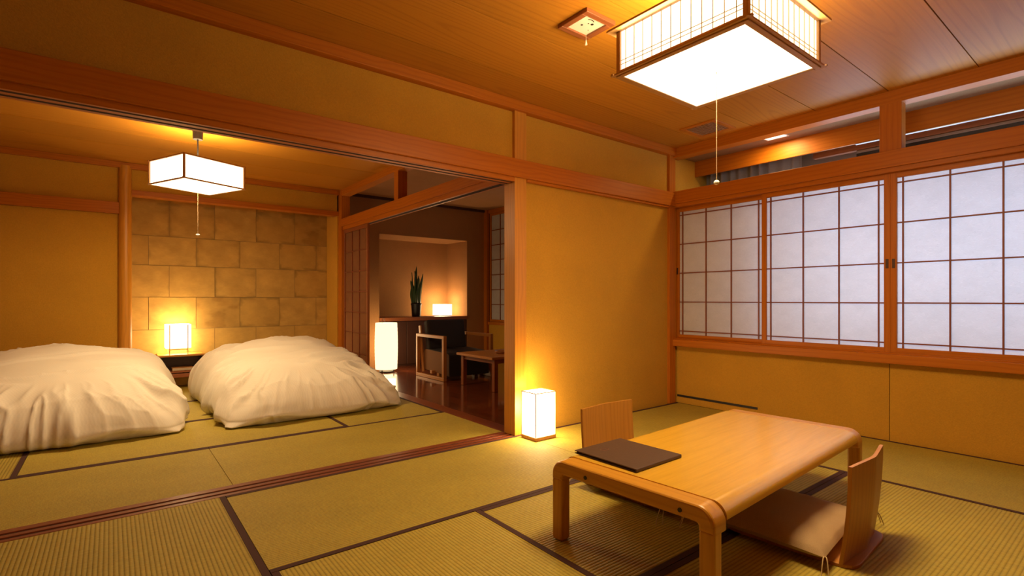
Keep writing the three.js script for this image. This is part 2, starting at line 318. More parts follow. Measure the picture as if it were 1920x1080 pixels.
// ---------------------------------------------------------------- paper screens
const barV = (z, y0, y1, x, w, d) => bx(x, x + d, y0, y1, z - w / 2, z + w / 2);
function screen(s, x, z0, z1, y0, y1, { stile = 0.038, rail = 0.04, cols, rows, inset = 0.034, paper = M.washi, wood = M.wood, bar = 0.009, bottom = rail, dir = 1, grip = [] }) {
  // the panel stands across x; its paper lies behind the bars as seen from the room (dir = 1: room at smaller x)
  const D = 0.028, xa = x, xb = x + D;
  part(s, 'stile', bx(xa, xb, y0, y1, z0, z0 + stile, { r: 0.002 }), wood); part(s, 'stile', bx(xa, xb, y0, y1, z1 - stile, z1, { r: 0.002 }), wood);
  part(s, 'rail', bx(xa + 0.001, xb - 0.001, y1 - rail, y1, z0 + stile, z1 - stile), wood); part(s, 'rail', bx(xa + 0.001, xb - 0.001, y0, y0 + bottom, z0 + stile, z1 - stile), wood);
  const az = z0 + stile, bz = z1 - stile, ay = y0 + bottom, by = y1 - rail;
  const zs = inset ? [az + inset] : [az], ys = inset ? [ay + inset] : [ay], zi = inset ? az + inset : az, zj = inset ? bz - inset : bz, yi = inset ? ay + inset : ay, yj = inset ? by - inset : by;
  for (let k = 1; k < cols; k++) zs.push(zi + (zj - zi) * k / cols);
  for (let k = 1; k < rows; k++) ys.push(yi + (yj - yi) * k / rows);
  if (inset) { zs.push(zj); ys.push(yj); } else { zs.shift(); ys.shift(); }
  const xp = dir > 0 ? xa + 0.017 : xa + 0.010, xbar = dir > 0 ? xa + 0.005 : xa + 0.0105;
  for (const z of zs) part(s, 'muntin', barV(z, ay, by, xbar, bar, 0.0115), M.lattice);
  for (const y of ys) part(s, 'muntin', bx(xbar + 0.0005, xbar + 0.011, y - bar / 2, y + bar / 2, az, bz), M.lattice);
  const Z = [az, ...zs, bz], Y = [ay, ...ys, by], ou = rr(0, 3), ov = rr(0, 3);
  for (let i = 0; i + 1 < Z.length; i++) for (let j = 0; j + 1 < Y.length; j++) {
    const g = new THREE.PlaneGeometry(Z[i + 1] - Z[i], Y[j + 1] - Y[j]); g.rotateY(-Math.PI / 2); g.translate(xp, (Y[j] + Y[j + 1]) / 2, (Z[i] + Z[i + 1]) / 2);
    part(s, 'paper_pane', uvBox(g, 'z', [ou, ov]), paper);
  }
  for (const [z, y] of grip) part(s, 'finger_pull', bx(xa - 0.002, xa + 0.004, y - 0.033, y + 0.033, z - 0.009, z + 0.009, { r: 0.002 }), M.darkWood);
}
{
  const y0 = 0.622, y1 = 1.895, o = { cols: 3, rows: 4 };
  const L = ['paper window screen nearest the room corner, dim and warm', 'second paper window screen from the corner, pale lavender', 'bright bluish paper window screen at the right edge', 'paper window screen beyond the right edge'];
  const Z = [[-2.985, -2.098, 4.372], [-2.122, -1.213, 4.335], [-1.213, -0.304, 4.335], [-0.33, 0.585, 4.372]];
  const G = [[[-2.965, 1.28]], [[-1.232, 1.255]], [[-1.194, 1.255]], []];
  Z.forEach(([a, b, x], k) => { const s = structure(`window_${k + 1}`, L[k], 'window'); screen(s, x, a, b, y0, y1, { ...o, grip: G[k] }); });
  const g = structure('window_5', 'clear outer window panes behind the paper screens', 'window');
  for (const [z0, z1] of [[-1.98, -0.90], [-0.90, 0.18], [0.18, 1.25]]) {
    const pl = new THREE.PlaneGeometry(z1 - z0 - 0.08, 1.40); pl.rotateY(-Math.PI / 2); pl.translate(5.11, 1.36, (z0 + z1) / 2); part(g, 'pane', pl, M.glass);
    part(g, 'window_frame', join([bx(5.09, 5.13, 0.62, 2.10, z0, z0 + 0.04), bx(5.09, 5.13, 0.62, 2.10, z1 - 0.04, z1), bx(5.09, 5.13, 0.62, 0.66, z0 + 0.04, z1 - 0.04), bx(5.09, 5.13, 2.06, 2.10, z0 + 0.04, z1 - 0.04)]), M.metal);
  }
}
// ---------------------------------------------------------------- bedroom: back wall and papered recess
const ZB = -6.69, ZT = -7.1;
{
  const w = structure('wall_bedroom', 'ochre plaster wall behind the left futon', 'wall');
  part(w, 'plaster_panel', bx(XL, 0.07, -0.05, 2.6, ZB - 0.1, ZB), M.plaster);
  part(w, 'plaster_panel', bx(0.07, 2.46, 2.10, 2.6, ZB - 0.1, ZB), M.plaster);
  part(w, 'plaster_panel', bx(0.0, 0.07, -0.05, 2.6, ZT - 0.1, ZB - 0.1), M.plaster);
  part(w, 'recess_side', bx(2.33, 2.46, -0.05, 2.6, ZT - 0.1, ZB), M.plaster);
  part(w, 'recess_soffit', bx(0.07, 2.33, 2.17, 2.22, ZT, ZB - 0.1), M.wood);
  const t = structure('wall_alcove', 'wall of the shallow bedroom recess covered with stained handmade paper sheets', 'wall');
  part(t, 'backing', bx(0.0, 2.46, -0.05, 2.6, ZT - 0.1, ZT), M.sheetGap);
  const rows = [2.17, 1.725, 1.392, 1.03, 0.66, 0.30, 0.0];
  for (let j = 0; j + 1 < rows.length; j++) {
    const xs = j % 2 ? [0.07, 0.336, 0.798, 1.262, 1.722, 2.185, 2.33] : [0.07, 0.53, 0.99, 1.445, 1.91, 2.33];
    for (let i = 0; i + 1 < xs.length; i++) {
      const g = 0.0025, p = rr(0.002, 0.007);
      part(t, 'paper_sheet', bx(xs[i] + g, xs[i + 1] - g, rows[j + 1] + g, rows[j] - g, ZT, ZT + p, { grain: 'x', off: [-xs[i], -rows[j + 1]] }), M.sheet[Math.floor(rnd() * 5)]);
    }
  }
  const q = structure('trim_9', 'polished round-edged alcove post behind the left futon', 'post');
  const pg = new THREE.CylinderGeometry(0.056, 0.058, CEIL_BED - 0.03, 28); pg.translate(0.118, (CEIL_BED - 0.03) / 2, ZB + 0.012); part(q, 'post', uvBox(pg, 'y'), M.woodPost);
  const n = structure('trim_10', 'wooden rail on the wall behind the left futon', 'rail');
  part(n, 'rail', bx(XL, 0.068, 1.885, 2.003, ZB - 0.01, ZB + 0.045, { r: 0.004 }), M.wood);
  const l = structure('trim_11', 'wooden lintel over the papered bedroom recess', 'lintel');
  part(l, 'lintel', bx(0.17, 2.345, 2.092, 2.150, ZB - 0.11, ZB + 0.02, { r: 0.004 }), M.wood);
  const c = structure('trim_12', 'wooden cornice under the bedroom ceiling', 'cornice');
  part(c, 'cornice', bx(XL, 2.345, 2.362, CEIL_BED, ZB - 0.01, ZB + 0.05, { r: 0.004 }), M.wood);
}
// ---------------------------------------------------------------- partition to the sitting corner
{
  const p = structure('trim_13', 'wooden post at the far corner between bedroom and sitting corner', 'post');
  part(p, 'post', bx(2.345, 2.46, 0, CEIL_BED, ZB - 0.005, ZB + 0.11, { r: 0.004 }), M.wood);
  const n = structure('trim_14', 'wooden lintel running from the far corner to the pale post', 'lintel');
  part(n, 'rail', bx(2.345, 2.47, 1.945, 2.045, ZB + 0.10, -3.085, { r: 0.004 }), M.wood);
  part(n, 'door_head', bx(2.362, 2.455, 1.90, 1.948, ZB + 0.10, -3.085, { r: 0.003 }), M.wood);
  part(n, 'groove', bx(2.385, 2.43, 1.899, 1.906, ZB + 0.11, -3.09), M.groove);
  const b = structure('trim_15', 'wooden beam under the ceiling over the open transom', 'beam');
  part(b, 'beam', bx(2.35, 2.46, 2.345, CEIL_BED + 0.02, ZB + 0.1, -3.085, { r: 0.004 }), M.wood);
  part(b, 'strut', bx(2.352, 2.458, 2.04, 2.35, -5.03, -4.935, { r: 0.003 }), M.wood);
  part(b, 'filler', bx(2.36, 2.46, CEIL_BED + 0.02, 2.6, ZB, -3.085), M.plaster);
  const t = structure('trim_16', 'wooden threshold between the bedroom mats and the wooden floor', 'sill');
  part(t, 'threshold', bx(2.34, 2.465, -0.05, 0.002, ZB, -3.085, { r: 0.002 }), M.sill);
  const d = structure('door_1', 'reddish latticed sliding door folded back at the far corner', 'door');
  screen(d, 2.375, ZB + 0.115, -5.80, 0.003, 1.899, { stile: 0.034, rail: 0.045, bottom: 0.09, cols: 3, rows: 7, inset: 0, paper: M.reedPaper, wood: M.redWood, bar: 0.007 });
}
// ---------------------------------------------------------------- sitting corner
{
  const f = structure('floor_wood', 'glossy reddish plank floor of the sitting corner', 'floor');
  let k = 0;
  for (let x = 2.465; x < 5.05; x += 0.15) for (let z = -7.1 - (k % 3) * 0.6; z < -3.085; z += 1.8) {
    const a = Math.max(z, -7.1), b = Math.min(z + 1.8, -3.085); if (b - a > 0.02) part(f, 'plank', bx(x + 0.0006, Math.min(x + 0.15, 5.06) - 0.0006, -0.05, 0.0, a + 0.0006, b - 0.0006, { grain: 'z' }), M.floorWood[Math.floor(rnd() * 3)]); k++;
  }
  const w = structure('wall_sunroom', 'greyish plaster wall with a lit niche behind the armchair', 'wall');
  const a = 3.09, b = 4.61, y0 = 0.735, y1 = 1.965, D = -7.74;
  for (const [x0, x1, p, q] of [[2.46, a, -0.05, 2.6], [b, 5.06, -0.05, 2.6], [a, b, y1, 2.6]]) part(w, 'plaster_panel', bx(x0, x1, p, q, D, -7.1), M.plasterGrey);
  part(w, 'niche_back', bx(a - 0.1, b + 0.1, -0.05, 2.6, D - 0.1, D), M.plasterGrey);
  const c = thing('built_in_cabinet', 'dark brown low cabinet under the niche shelf', 'cabinet', [3.85, 0, -7.1]);
  part(c, 'body', bx(-0.755, 0.755, 0.0, 0.68, -0.4, -0.018), M.darkWood);
  for (let i = 0; i < 3; i++) { const x0 = [-0.755, -0.32, 0.22][i], x1 = [-0.32, 0.22, 0.755][i]; part(c, 'door', bx(x0 + 0.003, x1 - 0.003, 0.03, 0.672, -0.018, -0.002, { r: 0.003, grain: 'y' }), M.darkWood); }
  const s = thing('niche_shelf', 'reddish wooden shelf board carrying the plant and the small lamp', 'shelf', [3.85, 0.682, -7.1]);
  part(s, 'board', bx(-0.765, 0.765, 0, 0.053, -0.635, 0.02, { r: 0.004 }), M.redWood);
  const t = structure('trim_17', 'thin dark cornice under the sitting corner ceiling', 'cornice');
  part(t, 'cornice', bx(2.46, 5.0, 2.462, CEIL_SUN, -7.1, -7.07), M.darkWood);
  part(t, 'corner_post', bx(4.945, 5.0, 0, CEIL_SUN, -7.1, -7.02, { r: 0.003 }), M.wood);
  const p = structure('wall_sunroom_right', 'low ochre wall under the far paper window', 'wall');
  part(p, 'wall_panel', bx(5.0, 5.06, -0.05, 0.60, -7.1, -3.085), M.plaster);
  part(p, 'sill', bx(4.975, 5.06, 0.585, 0.632, -7.02, -3.085, { r: 0.003 }), M.wood);
  part(p, 'window_head', bx(4.985, 5.06, 2.44, CEIL_SUN, -7.02, -3.085, { r: 0.003 }), M.wood);
  ['dim paper window screen at the far end of the sitting corner', 'paper window screen of the sitting corner hidden behind the pale post', 'paper window screen of the sitting corner nearest the tatami room'].forEach((L, i) => {
    const s2 = structure(`window_${6 + i}`, L, 'window'), z0 = -7.02 + i * 1.312; screen(s2, 5.008, z0, z0 + 1.31, 0.632, 2.44, { cols: 5, rows: 7, inset: 0, bar: 0.012 });
  });
}
// ================================================================ THINGS
// ---------------------------------------------------------------- low table
{
  const W = 1.545, D = 0.715, H = 0.335, T = 0.058, E = 0.085, R = 0.062;
  const t = thing('low_table', 'long low wooden tea table with rounded edges', 'table', [2.249, 0, -1.282], 3.2 * Math.PI / 180);
  // a rail with rounded shoulders across each end, and a leg under each shoulder
  const rail = () => {
    const s = new THREE.Shape(), h = D / 2, y0 = 0.252, LW = 0.056;
    s.moveTo(-h, y0); s.lineTo(-h, H - R); s.absarc(-h + R, H - R, R, Math.PI, Math.PI / 2, true); s.lineTo(h - R, H); s.absarc(h - R, H - R, R, Math.PI / 2, 0, true); s.lineTo(h, y0);
    s.lineTo(h - LW, y0); s.lineTo(h - LW, H - T - 0.014); s.quadraticCurveTo(h - LW, H - T, h - LW - 0.014, H - T); s.lineTo(-h + LW + 0.014, H - T); s.quadraticCurveTo(-h + LW, H - T, -h + LW, H - T - 0.014); s.lineTo(-h + LW, y0); s.closePath();
    const b = 0.011, g = new THREE.ExtrudeGeometry(s, { depth: E - 2 * b, bevelEnabled: true, bevelSize: b, bevelThickness: b, bevelOffset: -b, bevelSegments: 3, curveSegments: 10 });
    g.translate(0, 0, -(E - 2 * b) / 2); g.rotateY(Math.PI / 2); return uvBox(g, 'z');
  };
  for (const s of [-1, 1]) {
    const r = part(t, 'end_rail', rail(), M.tableEdge); r.position.x = s * (W / 2 - E / 2);
    const xo = s * W / 2, xi = s * (W / 2 - 0.056);
    for (const q of [-1, 1]) part(t, 'leg', bx(Math.min(xo, xi), Math.max(xo, xi), 0, 0.262, q > 0 ? D / 2 - 0.056 : -D / 2, q > 0 ? D / 2 : -D / 2 + 0.056, { r: 0.012, grain: 'y' }), M.tableEdge);
    for (const q of [-1, 1]) { const g = new THREE.CylinderGeometry(0.0075, 0.0075, 0.004, 16); g.rotateZ(Math.PI / 2); g.translate(s * (W / 2 + 0.0005), H - 0.034, 0.032 + q * 0.205); part(t, 'bolt_hole', g, M.black); }
  }
  const p = new THREE.Shape(), h = D / 2, Rr = 0.05;
  p.moveTo(-h, H - Rr); p.absarc(-h + Rr, H - Rr, Rr, Math.PI, Math.PI / 2, true); p.lineTo(h - Rr, H); p.absarc(h - Rr, H - Rr, Rr, Math.PI / 2, 0, true); p.lineTo(h, H - T + 0.006); p.lineTo(h - 0.006, H - T); p.lineTo(-h + 0.006, H - T); p.lineTo(-h, H - T + 0.006); p.closePath();
  const L = W - 2 * E + 0.0005, g = new THREE.ExtrudeGeometry(p, { depth: L, bevelEnabled: false, curveSegments: 12 });
  g.translate(0, 0, -L / 2); g.rotateY(Math.PI / 2); part(t, 'tabletop', uvBox(g, 'x', [0.3, 0.35]), M.table);
}
// ---------------------------------------------------------------- folder on the table
{
  const f = thing('folder', 'dark brown leather-like folder lying on the low table', 'folder', [1.737, 0.3365, -1.425], 0.02);
  const w = 0.305, d = 0.325;
  part(f, 'back_cover', bx(-w / 2, w / 2, 0, 0.0035, -d / 2, d / 2, { r: 0.0015 }), M.leatherette);
  part(f, 'pages', bx(-w / 2 + 0.008, w / 2 - 0.006, 0.0036, 0.0095, -d / 2 + 0.006, d / 2 - 0.006), M.leatherette);
  part(f, 'front_cover', bx(-w / 2, w / 2, 0.0096, 0.0135, -d / 2, d / 2, { r: 0.0015 }), M.leatherette);
  part(f, 'spine', bx(-w / 2, w / 2, 0.0, 0.0138, d / 2 - 0.004, d / 2 + 0.003, { r: 0.003 }), M.leatherette);
  // faint stamped emblem: two small arcs over a bar
  const e = [];
  for (const [cx, a0, a1, R] of [[-0.012, 0.2, 2.9, 0.014], [0.012, 0.2, 2.9, 0.014], [0, 3.4, 6.0, 0.022]]) e.push(tube(Array.from({ length: 8 }, (_, k) => { const a = a0 + (a1 - a0) * k / 7; return [-0.045 + cx + R * Math.cos(a), 0.0136, -0.085 - R * 0.6 * Math.sin(a)]; }), 0.0012, 16, 5));
  part(f, 'emblem', join(e), M.foil);
}
// ---------------------------------------------------------------- legless chairs and cushions
function floorChair(label, pos, turn, H) {
  // the seat faces +z; the origin lies on the floor under the seat's middle
  const c = thing('legless_chair', label, 'chair', pos, turn, 'legless chairs at the low table');
  const W = 0.44;
  const g = new THREE.BoxGeometry(W, H - 0.012, 0.013, 26, 6, 1), p = g.attributes.position;
  for (let i = 0; i < p.count; i++) {
    const x = p.getX(i), y = p.getY(i) + (H - 0.012) / 2;
    const bend = 0.125 * Math.max(0, Math.sqrt(x * x + 0.0002) - 0.014);
    p.setXYZ(i, x, 0.012 + y, p.getZ(i) - 0.225 - 0.16 * y + 0.03 * (y / H) * (y / H) + bend * 0.9);
  }
  g.computeVertexNormals(); part(c, 'backrest', uvBox(g, 'y'), M.chairWood);
  const s = new THREE.Shape(), a = W / 2, b = 0.25, r = 0.07;
  s.moveTo(-a + r, -b); s.lineTo(a - r, -b); s.quadraticCurveTo(a, -b, a, -b + r); s.lineTo(a, b - r); s.quadraticCurveTo(a, b, a - r, b); s.lineTo(-a + r, b); s.quadraticCurveTo(-a, b, -a, b - r); s.lineTo(-a, -b + r); s.quadraticCurveTo(-a, -b, -a + r, -b);
  const q = new THREE.ExtrudeGeometry(s, { depth: 0.010, bevelEnabled: true, bevelSize: 0.002, bevelThickness: 0.002, bevelSegments: 1, curveSegments: 6 });
  q.rotateX(-Math.PI / 2); q.translate(0, 0.002, 0); part(c, 'seat_plate', uvBox(q, 'x'), M.chairWood);
  return c;
}
function cushion(label, pos, turn, half = [0.285, 0.262]) {
  const o = thing('seat_cushion', label, 'cushion', pos, turn, 'square cushions on the legless chairs');
  const n = 44, [A, B] = half, H = 0.085, v = [], idx = [], uv = [];
  const put = (side) => {
    const base = v.length / 3;
    for (let j = 0; j <= n; j++) for (let i = 0; i <= n; i++) {
      const a = i / n * 2 - 1, b = j / n * 2 - 1, m = Math.max(Math.abs(a), Math.abs(b)), cn = Math.abs(a * b);
      const pinch = 1 - 0.07 * (1 - cn) * Math.pow(m, 3), e = Math.pow(clamp((1 - a * a) * (1 - b * b), 0, 1), 0.33);
      const wr = 0.004 * Math.sin(a * 9 + b * 4) * e * m + 0.005 * Math.sin(14 * Math.atan2(b, a)) * Math.pow(m, 4) * (1 - m) * 4;
      v.push(a * A * (Math.abs(b) > Math.abs(a) ? 1 : pinch), H / 2 + side * (H / 2 * e + wr * (side > 0 ? 1 : 0)) * (side > 0 ? 1.05 : 1), b * B * (Math.abs(a) > Math.abs(b) ? 1 : pinch)); uv.push(a * A, b * B);
    }
    for (let j = 0; j < n; j++) for (let i = 0; i < n; i++) { const k = base + j * (n + 1) + i; side > 0 ? idx.push(k, k + n + 1, k + 1, k + 1, k + n + 1, k + n + 2) : idx.push(k, k + 1, k + n + 1, k + 1, k + n + 2, k + n + 1); }
  };
  put(1); put(-1);
  let g = new THREE.BufferGeometry(); g.setAttribute('position', new THREE.Float32BufferAttribute(v, 3)); g.setAttribute('uv', new THREE.Float32BufferAttribute(uv, 2)); g.setIndex(idx); g.computeVertexNormals();
  part(o, 'cover', g, M.cushion);
  for (const sx of [-1, 1]) for (const sz of [-1, 1]) {
    const x = sx * A, z = sz * B;
    part(o, 'corner_tassel', join([[0.072, 0.012], [0.05, 0.028]].map(([dx, dz]) => tube([[x - sx * 0.004, H / 2, z - sz * 0.004], [x + sx * dx * 0.5, H / 2 + 0.012, z + sz * dz * 0.5], [x + sx * dx, 0.012, z + sz * dz], [x + sx * dx * 1.15, -0.008, z + sz * dz * 1.15]], 0.0022, 14, 5))), M.tie);
  }
  return o;
}
floorChair('legless wooden chair on the far side of the low table', [2.26, 0, -1.755], 0.03, 0.40);
floorChair('legless wooden chair on the near side of the low table, back turned to the viewer', [2.352, 0, -0.972], Math.PI + 0.07, 0.383);
cushion('flat tan cushion under the far side of the low table', [2.25, 0.0155, -1.678], 0.03);
cushion('flat tan cushion on the near legless chair', [2.325, 0.0155, -1.05], 0.05);

// ---------------------------------------------------------------- big ceiling lamp
{
  const t = thing('pendant_lamp', 'large square paper lamp with fine wooden lattice under the main ceiling', 'lamp', [2.089, 2.0, -1.220]);
  const A = 0.309, B = 0.300, h = 0.192;        // half sizes of the box, height
  const sh = part(t, 'bottom_shade', bx(-A + 0.02, A - 0.02, -0.004, 0.004, -B + 0.02, B - 0.02), M.shade);
  for (const s of [-1, 1]) {
    part(t, 'side_shade', bx(s * (A - 0.012) - 0.002, s * (A - 0.012) + 0.002, 0.018, h, -B + 0.012, B - 0.012), M.shade);
    part(t, 'side_shade', bx(-A + 0.012, A - 0.012, 0.018, h, s * (B - 0.012) - 0.002, s * (B - 0.012) + 0.002), M.shade);
    part(t, 'bottom_rail', bx(-A, A, -0.008, 0.018, s * (B - 0.010) - 0.012, s * (B - 0.010) + 0.012, { r: 0.002 }), M.lampWood);
    part(t, 'bottom_rail', bx(s * (A - 0.010) - 0.012, s * (A - 0.010) + 0.012, -0.0078, 0.0178, -B + 0.022, B - 0.022, { r: 0.002 }), M.lampWood);
    part(t, 'ledge', bx(-A - 0.022, A + 0.022, -0.003, 0.004, s * (B + 0.008) - 0.006, s * (B + 0.008) + 0.006), M.lampWood);
    part(t, 'ledge', bx(s * (A + 0.008) - 0.006, s * (A + 0.008) + 0.006, -0.0026, 0.0036, -B - 0.022, B + 0.022), M.lampWood);
    for (const q of [-1, 1]) part(t, 'corner_post', bx(s * (A - 0.009) - 0.010, s * (A - 0.009) + 0.010, 0.0, h, q * (B - 0.009) - 0.010, q * (B - 0.009) + 0.010, { r: 0.002 }), M.lampWood);
    const e = [];
    for (let k = 1; k < 13; k++) { const x = -A + 2 * A * k / 13; e.push(bx(x - 0.0012, x + 0.0012, 0.02, h, s * (B - 0.0075) - 0.002, s * (B - 0.0075) + 0.002)); }
    for (const y of [0.045, 0.062]) e.push(bx(-A + 0.02, A - 0.02, y - 0.001, y + 0.001, s * (B - 0.0075) - 0.0018, s * (B - 0.0075) + 0.0018));
    part(t, 'lattice', join(e), M.cord);
    const e2 = [];
    for (let k = 1; k < 13; k++) { const z = -B + 2 * B * k / 13; e2.push(bx(s * (A - 0.0075) - 0.002, s * (A - 0.0075) + 0.002, 0.02, h, z - 0.0012, z + 0.0012)); }
    for (const y of [0.045, 0.062]) e2.push(bx(s * (A - 0.0075) - 0.0018, s * (A - 0.0075) + 0.0018, y - 0.001, y + 0.001, -B + 0.02, B - 0.02));
    part(t, 'lattice', join(e2), M.cord);
    areaLight(t, 2 * B - 0.06, h - 0.03, 17, [s * (A + 0.004), h / 2 + 0.01, 0], [s, 0, 0]);
    areaLight(t, 2 * A - 0.06, h - 0.03, 17, [0, h / 2 + 0.01, s * (B + 0.004)], [0, 0, s]);
  }
  for (const s of [-1, 1]) {
    part(t, 'top_rail', bx(-A - 0.032, A + 0.032, h, h + 0.010, s * A * 0 + s * (B + 0.004) - 0.028, s * (B + 0.004) + 0.028, { r: 0.002 }), M.lampWood);
    part(t, 'top_rail', bx(s * (A + 0.004) - 0.028, s * (A + 0.004) + 0.028, h, h + 0.0098, -B + 0.024, B - 0.024, { r: 0.002 }), M.lampWood);
  }
  part(t, 'cross_bar', bx(-A + 0.016, A - 0.016, h - 0.02, h, -0.015, 0.015), M.lampWood);
  part(t, 'rod', cyl(0, h, CEIL - 2.0 - 0.03, 0, 0.007, 0.007, 10), M.black);
  part(t, 'ceiling_cup', cyl(0, CEIL - 2.0 - 0.05, CEIL - 2.0, 0, 0.045), M.lampWood);
  areaLight(t, 2 * A - 0.08, 2 * B - 0.08, 26, [0, h + 0.012, 0], [0, 1, 0]);
  areaLight(t, 2 * A - 0.06, 2 * B - 0.06, 38, [0, -0.012, 0], [0, -1, 0]);
  const c = part(t, 'pull_cord', cyl(0, -0.48, -0.004, 0, 0.0012, 0.0012, 8), M.pullCord);
  const kn = new THREE.SphereGeometry(0.0115, 16, 12); kn.scale(1, 0.9, 1); kn.translate(0, -0.487, 0); part(c, 'pull_knob', kn, M.whitePlastic);
}
// ---------------------------------------------------------------- bedroom pendant
{
  const t = thing('pendant_lamp', 'smaller white box lamp hanging over the futons on a black rod', 'lamp', [0.568, 1.935, -4.95], 0.41);
  const A = 0.245, h = 0.185;
  part(t, 'bottom_shade', bx(-A + 0.008, A - 0.008, -0.003, 0.003, -A + 0.008, A - 0.008), M.shade);
  for (const s of [-1, 1]) {
    part(t, 'side_shade', bx(s * (A - 0.006) - 0.0015, s * (A - 0.006) + 0.0015, 0.01, h, -A + 0.008, A - 0.008), M.shade);
    part(t, 'side_shade', bx(-A + 0.008, A - 0.008, 0.01, h, s * (A - 0.006) - 0.0015, s * (A - 0.006) + 0.0015), M.shade);
    for (const y of [0, h]) {
      part(t, 'frame_bar', bx(-A - 0.012, A + 0.012, y - 0.005, y + 0.005, s * A - 0.006, s * A + 0.006), M.lampWood);
      part(t, 'frame_bar', bx(s * A - 0.006, s * A + 0.006, y - 0.0046, y + 0.0046, -A - 0.012, A + 0.012), M.lampWood);
    }
    for (const q of [-1, 1]) part(t, 'corner_post', bx(s * A - 0.0065, s * A + 0.0065, 0, h, q * A - 0.0065, q * A + 0.0065), M.lampWood);
    areaLight(t, 2 * A - 0.03, h - 0.02, 7.5, [s * (A + 0.010), h / 2, 0], [s, 0, 0]);
    areaLight(t, 2 * A - 0.03, h - 0.02, 7.5, [0, h / 2, s * (A + 0.010)], [0, 0, s]);
  }
  part(t, 'lamp_cap', cyl(0, h, h + 0.018, 0, 0.085, 0.07), M.whitePlastic);
  part(t, 'cross_bar', bx(-A, A, h - 0.006, h + 0.004, -0.012, 0.012), M.lampWood);
  part(t, 'rod', cyl(0, h + 0.018, CEIL_BED - 1.935 - 0.06, 0, 0.006, 0.006, 10), M.black);
  part(t, 'ceiling_cup', cyl(0, CEIL_BED - 1.935 - 0.095, CEIL_BED - 1.935 - 0.012, 0, 0.036, 0.04), M.black);
  part(t, 'ceiling_plate', bx(-0.11, 0.11, CEIL_BED - 1.935 - 0.014, CEIL_BED - 1.935, -0.05, 0.05, { r: 0.003 }), M.redWood);
  areaLight(t, 2 * A - 0.03, 2 * A - 0.03, 46, [0, -0.010, 0], [0, -1, 0]);
  areaLight(t, 2 * A - 0.15, 2 * A - 0.15, 34, [0, h + 0.022, 0], [0, 1, 0]);
  const c = part(t, 'pull_cord', cyl(0, -0.39, -0.003, 0, 0.0012, 0.0012, 8), M.pullCord);
  const kn = new THREE.SphereGeometry(0.012, 16, 12); kn.scale(1.2, 0.7, 1.2); kn.translate(0, -0.398, 0); part(c, 'pull_knob', kn, M.whitePlastic);
}
// ---------------------------------------------------------------- floor lantern by the post
{
  const t = thing('floor_lantern', 'square white paper lantern glowing on the mats beside the pale post', 'lamp', [2.45, 0.001, -2.822]);
  const A = 0.093, B = 0.078, y0 = 0.026, y1 = 0.335;
  part(t, 'base', bx(-A - 0.004, A + 0.004, 0, 0.024, -B - 0.004, B + 0.004, { r: 0.003 }), M.armWood);
  part(t, 'shade', join([bx(-A, A, y0, y1, B - 0.001, B), bx(-A, A, y0, y1, -B, -B + 0.001), bx(A - 0.001, A, y0, y1, -B, B), bx(-A, -A + 0.001, y0, y1, -B, B)]), M.shade);
  for (const s of [-1, 1]) {
    for (const q of [-1, 1]) part(t, 'corner_rod', bx(s * (A + 0.001) - 0.0022, s * (A + 0.001) + 0.0022, 0.02, y1 + 0.003, q * (B + 0.001) - 0.0022, q * (B + 0.001) + 0.0022), M.lampWood);
    part(t, 'top_rod', bx(-A, A, y1 - 0.002, y1 + 0.003, s * (B + 0.001) - 0.002, s * (B + 0.001) + 0.002), M.lampWood);
    part(t, 'top_rod', bx(s * (A + 0.001) - 0.002, s * (A + 0.001) + 0.002, y1 - 0.002, y1 + 0.003, -B, B), M.lampWood);
  }
  part(t, 'power_cord', tube([[0.05, 0.006, -0.08], [0.10, 0.005, -0.135], [0.18, 0.006, -0.125], [0.245, 0.010, -0.14]], 0.003, 24, 6), M.black);
  part(t, 'plug', bx(0.235, 0.262, 0.002, 0.024, -0.158, -0.132, { r: 0.004 }), M.black);
  pointLight(t, 1.1, [0, 0.18, 0], 3.2);
}
